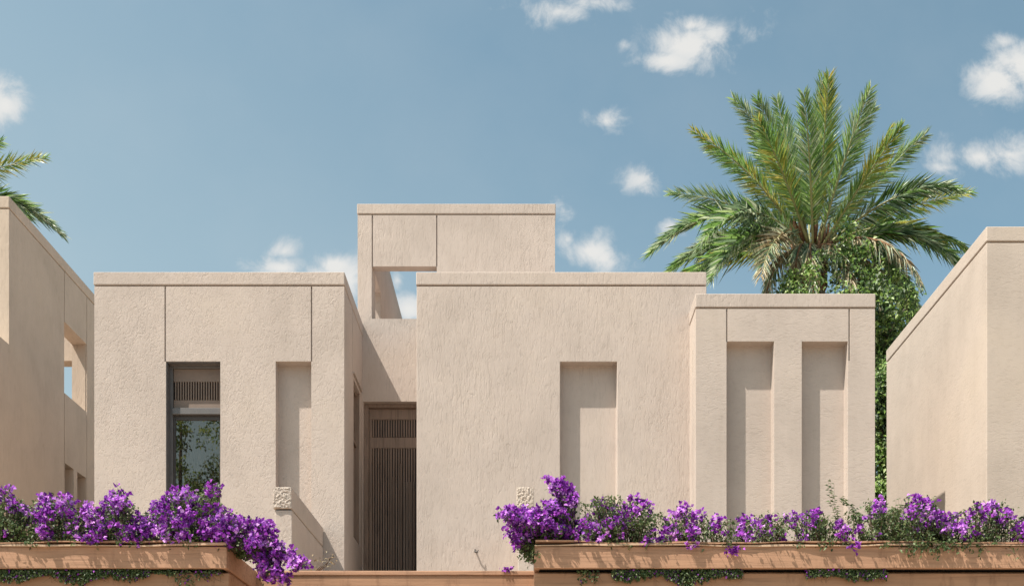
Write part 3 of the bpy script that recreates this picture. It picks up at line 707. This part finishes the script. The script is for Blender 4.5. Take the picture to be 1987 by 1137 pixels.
lathe_rough('trunk', TRUNKX, DPM, zz, rr, M['fibre'], palm)
# leaf-base stubs round the crown's foot
paths = []
for i in range(80):
    w = random.uniform(0, 6.28); h = PC.z - random.uniform(-.35, 1.3); r0 = .25
    a = Vector((TRUNKX + r0 * math.cos(w), DPM + r0 * math.sin(w), h)); l = random.uniform(.25, .7)
    b = a + Vector((math.cos(w) * .3 * l, math.sin(w) * .3 * l, l)); paths.append(([a, (a + b) / 2 + Vector((math.cos(w), math.sin(w), 0)) * .05, b], [.06, .045, .02]))
tubes('leaf_bases', paths, M['fibre'], palm, 5)
def copy_tree(o, parent=None):
    c = o.copy(); C.objects.link(c); c.parent = parent
    for ch in list(o.children): copy_tree(ch, c)
    return c
palm2 = copy_tree(palm)
palm2.location = Vector(palm.location) + Vector((-1780 * MP, 0, 67 * MP))
palm2['label'] = 'date palm mostly out of frame, a few fronds reaching over the left house roof'
# keep the trunk of the copy on the terrace
for ch in palm2.children:
    if ch.name.startswith('trunk'):
        me = ch.data.copy(); ch.data = me
        for v in me.vertices:
            if v.co.z < TER + .5: v.co.z -= 67 * MP

# ------------------------------------------------------------------ leafy trees
def leaf_tree(name, base, blobs, trunk, label, cat, mats, L=(.07, .13), dens=900, group=None, ivy=True):
    T = thing(name, base, label, cat, group)
    pos = []; nr = []
    for (c, r, k) in blobs:
        c = np.array(c); n = int(dens * k * r * r)
        # sub-clumps
        m = max(6, int(18 * r)); cc = c + rdir(m) * (rng.random((m, 1)) ** .4) * r * rng.uniform(.8, 1.25, (m, 1))
        pick = rng.integers(0, m, n); v = rng.normal(0, .15 * (.5 + r * .4), (n, 3))
        pos.append(cc[pick] + v); nr.append(unit(v + (cc[pick] - c) * .6 + np.array([-.1, -.3, .5])))
    pos = np.concatenate(pos); nr = np.concatenate(nr); n = len(pos)
    idx = (np.sin(pos[:, 0] * 3.1 + pos[:, 2] * 2.3) + rng.normal(0, .8, n) > .5).astype(int)
    dd = unit(rng.normal(0, 1, (n, 3)) + np.array([0, 0, -.3]))
    leaves('crown', pos, dd, unit(nr + rng.normal(0, .45, (n, 3))), rng.uniform(*L, n), rng.uniform(L[0] * .55, L[1] * .6, n), mats, T, idx=idx)
    tubes('trunk', trunk, M['bark'], T, 8)
    return T
DT = 22.9
def PB(px, py, d, r, k=1): return (tuple(P(px, py, d)), r * d / F, k)
bl = [PB(1560, 555, DT, 35, .7), PB(1605, 535, DT, 32, .5), PB(1642, 450, DT, 15, .9), PB(1638, 480, DT, 20, .8), PB(1655, 510, DT, 34, .8), PB(1600, 500, DT, 22, .5), PB(1690, 530, DT, 26, .7), PB(1700, 575, DT + .3, 48), PB(1755, 625, DT + .5, 42), PB(1640, 580, DT, 50, .8), PB(1530, 570, DT, 40),
      PB(1715, 640, DT, 50), PB(1740, 680, DT, 50), PB(1705, 720, DT, 50), PB(1715, 790, DT, 50), PB(1710, 860, DT, 50), PB(1700, 600, DT - .8, 55)]
tb = P(1690, 1080, DT); tb.z = TER
trk = [([tb, P(1688, 900, DT), P(1695, 740, DT), P(1680, 600, DT), P(1660, 500, DT)], [.16, .14, .12, .08, .03]),
       ([P(1695, 740, DT), P(1720, 650, DT), P(1755, 600, DT)], [.08, .06, .02]), ([P(1690, 680, DT), P(1630, 590, DT), P(1560, 545, DT)], [.08, .05, .02])]
leaf_tree('leafy_tree', tb, bl, trk, 'dense green tree growing around the right palm\'s trunk behind the right block', 'tree', [M['tree_leaf'], M['tree_leaf_dark']], dens=3800)
hb = P(1712, 1100, 18.6); hb.z = TER
leaf_tree('climbing_shrub', hb, [PB(1712, y, 18.6, 34, 1) for y in (760, 800, 840, 880, 920, 960, 1000, 1040)], [([hb, P(1712, 900, 18.6), P(1712, 770, 18.6)], [.07, .05, .02])],
          'narrow green shrub filling the gap between the right block and the right house', 'shrub', [M['tree_leaf'], M['tree_leaf_dark']], (.05, .1), 13000)
# street trees behind the viewer, mirrored in the window glass
for (tx, ty, h, lab) in ((-11.3, -3.2, 14.7, 'slender tall street tree across the road, mirrored left in the window glass'), (-9.8, -3.0, 15.0, 'bushy tall street tree across the road, mirrored right in the window glass')):
    b = []
    for k in range(9):
        z = h - .35 - k * .62; r = .22 + .13 * k
        b.append(((tx + random.uniform(-.25, .25) * min(k, 3) * .5, ty + random.uniform(-.3, .3), z), r, .8))
    leaf_tree('street_tree', (tx, ty, 0), b, [([(tx, ty, 0), (tx + .1, ty, 5), (tx - .05, ty, 9), (tx, ty, h - .5)], [.2, .16, .1, .03])], lab, 'tree', [M['tree_leaf'], M['tree_leaf_dark']], (.07, .13), 1500, 'street trees across the road')

# ------------------------------------------------------------------ light
sd = Vector((1, .57, -2.0)).normalized()           # direction light travels
sun = bpy.data.lights.new('sun', 'SUN'); so = bpy.data.objects.new('sun', sun); C.objects.link(so)
so.rotation_euler = sd.to_track_quat('-Z', 'Y').to_euler(); so.location = (-10, -6, 20)
sun.energy = 4.75; sun.angle = math.radians(.5); sun.color = (1, .93, .815)
elev = math.asin(-sd.z); toward = -sd
w = bpy.data.worlds.new('World'); S.world = w; w.use_nodes = True; nt = w.node_tree
bg = nt.nodes['Background']
sky = N(nt, 'ShaderNodeTexSky', sky_type='NISHITA'); sky.sun_disc = False
sky.sun_elevation = elev; sky.sun_rotation = math.atan2(toward.x, toward.y)
sky.air_density = 1.0; sky.dust_density = 2.2; sky.ozone_density = 1.2; sky.altitude = 0
tc = N(nt, 'ShaderNodeTexCoord'); sp = N(nt, 'ShaderNodeSeparateXYZ'); nt.links.new(tc.outputs['Generated'], sp.inputs[0])
yy = math_(nt, 'MAXIMUM', sp.outputs['Y'], .05)
u = math_(nt, 'DIVIDE', sp.outputs['X'], yy); v = math_(nt, 'DIVIDE', sp.outputs['Z'], yy)
cv = N(nt, 'ShaderNodeCombineXYZ'); nt.links.new(u, cv.inputs[0]); nt.links.new(v, cv.inputs[1])
CLD = [(1335, 90, 95, 50, 1), (1300, 118, 70, 28, 1), (1385, 70, 50, 36, .7), (1345, 50, 40, 22, .8), (1085, 22, 75, 34, .6), (1150, 5, 70, 22, .55), (1175, 235, 42, 26, .72), (1245, 350, 42, 26, .65), (1450, 62, 50, 22, .35),
       (10, 205, 55, 48, .95), (-20, 190, 50, 55, 1), (1935, 160, 62, 50, 1), (1985, 130, 60, 55, 1), (1950, 82, 40, 18, .5), (1900, 305, 110, 32, .72), (1960, 300, 60, 40, .75), (1300, 440, 26, 20, .6), (1840, 325, 60, 16, .5),
       (1145, 490, 62, 42, 1), (1100, 465, 28, 26, .7), (1170, 500, 50, 40, .8), (650, 515, 52, 34, 1), (675, 540, 60, 60, .8), (545, 520, 62, 22, .9), (620, 530, 50, 26, .8), (550, 488, 30, 18, .5), (795, 600, 40, 32, 1), (770, 545, 12, 16, .5), (1095, 410, 20, 16, .35), (1210, 88, 12, 10, .4)]
acc = None
for (cx_, cy_, a, b, k) in CLD:
    s1 = N(nt, 'ShaderNodeVectorMath', operation='SUBTRACT'); nt.links.new(cv.outputs[0], s1.inputs[0]); s1.inputs[1].default_value = ((cx_ - VX) / F, (VY - cy_) / F, 0)
    s2 = N(nt, 'ShaderNodeVectorMath', operation='MULTIPLY'); nt.links.new(s1.outputs[0], s2.inputs[0]); s2.inputs[1].default_value = (F / a, F / b, 0)
    ln_ = N(nt, 'ShaderNodeVectorMath', operation='LENGTH'); nt.links.new(s2.outputs[0], ln_.inputs[0])
    q = math_(nt, 'MULTIPLY_ADD', ln_.outputs['Value'], -k * .95, k * 1.08)
    acc = q if acc is None else math_(nt, 'MAXIMUM', acc, q)
def wn(scale, det, rough, dist=0, loc=(0, 0, 0)):
    mp = N(nt, 'ShaderNodeMapping'); nt.links.new(cv.outputs[0], mp.inputs[0]); mp.inputs['Location'].default_value = loc
    return noise(nt, mp.outputs[0], scale, det, rough, dist)
nz1 = wn(24, 10, .66, .35)
nz2 = wn(5, 5, .55, 0, (2, 1, 0))
m0 = math_(nt, 'ADD', acc, math_(nt, 'MULTIPLY_ADD', nz1, 2.7, -1.28))
mr = N(nt, 'ShaderNodeMapRange', interpolation_type='SMOOTHSTEP'); nt.links.new(m0, mr.inputs[0])
mr.inputs[1].default_value = -.02; mr.inputs[2].default_value = 1.0
gate = math_(nt, 'GREATER_THAN', sp.outputs['Y'], .06)
mask = math_(nt, 'MULTIPLY', math_(nt, 'MULTIPLY', mr.outputs[0], gate), .95)
# cloud shade: brighter where thick and on the sun's side
sh = wn(14, 6, .6, 0, (.012, -.02, 0))
ccol = ramp(nt, math_(nt, 'ADD', math_(nt, 'MULTIPLY', acc, .55), math_(nt, 'MULTIPLY', sh, .6)), [(.30, (3.7, 3.95, 4.1)), (.80, (4.8, 4.75, 4.6))])
wisp_ = ramp(nt, nz2, [(.45, (0, 0, 0)), (.8, (.12, .12, .12))])
hs = N(nt, 'ShaderNodeHueSaturation'); nt.links.new(sky.outputs[0], hs.inputs['Color']); hs.inputs['Saturation'].default_value = .80; hs.inputs['Hue'].default_value = .49
skm = mixc(nt, 1.0, hs.outputs[0], (.85, 1.01, .945), 'MULTIPLY')
veil = math_(nt, 'MULTIPLY', math_(nt, 'ADD', math_(nt, 'MULTIPLY_ADD', u, -.95, .10), math_(nt, 'MULTIPLY_ADD', v, -1.5, .95), clamp=True), .42)
skv = mixc(nt, veil, skm, (3.35, 3.8, 3.7))
skyc = mixc(nt, wisp_, skv, (3.6, 3.9, 4.1))
fin_ = mixc(nt, mask, skyc, ccol)
nt.links.new(fin_, bg.inputs['Color']); bg.inputs['Strength'].default_value = .10

# ------------------------------------------------------------------ camera
cam = bpy.data.cameras.new('camera'); co = bpy.data.objects.new('camera', cam); C.objects.link(co)
co.location = (0, 0, EYE); co.rotation_euler = (math.radians(90), 0, 0)
cam.sensor_width = 36; cam.lens = F / 1987 * 36
cam.shift_x = -(VX - 993.5) / 1987; cam.shift_y = (VY - 568.5) / 1987
cam.clip_end = 5000; S.camera = co
S.view_settings.view_transform = 'Standard'; S.view_settings.look = 'None'; S.view_settings.gamma = 1
S.view_settings.exposure = .80
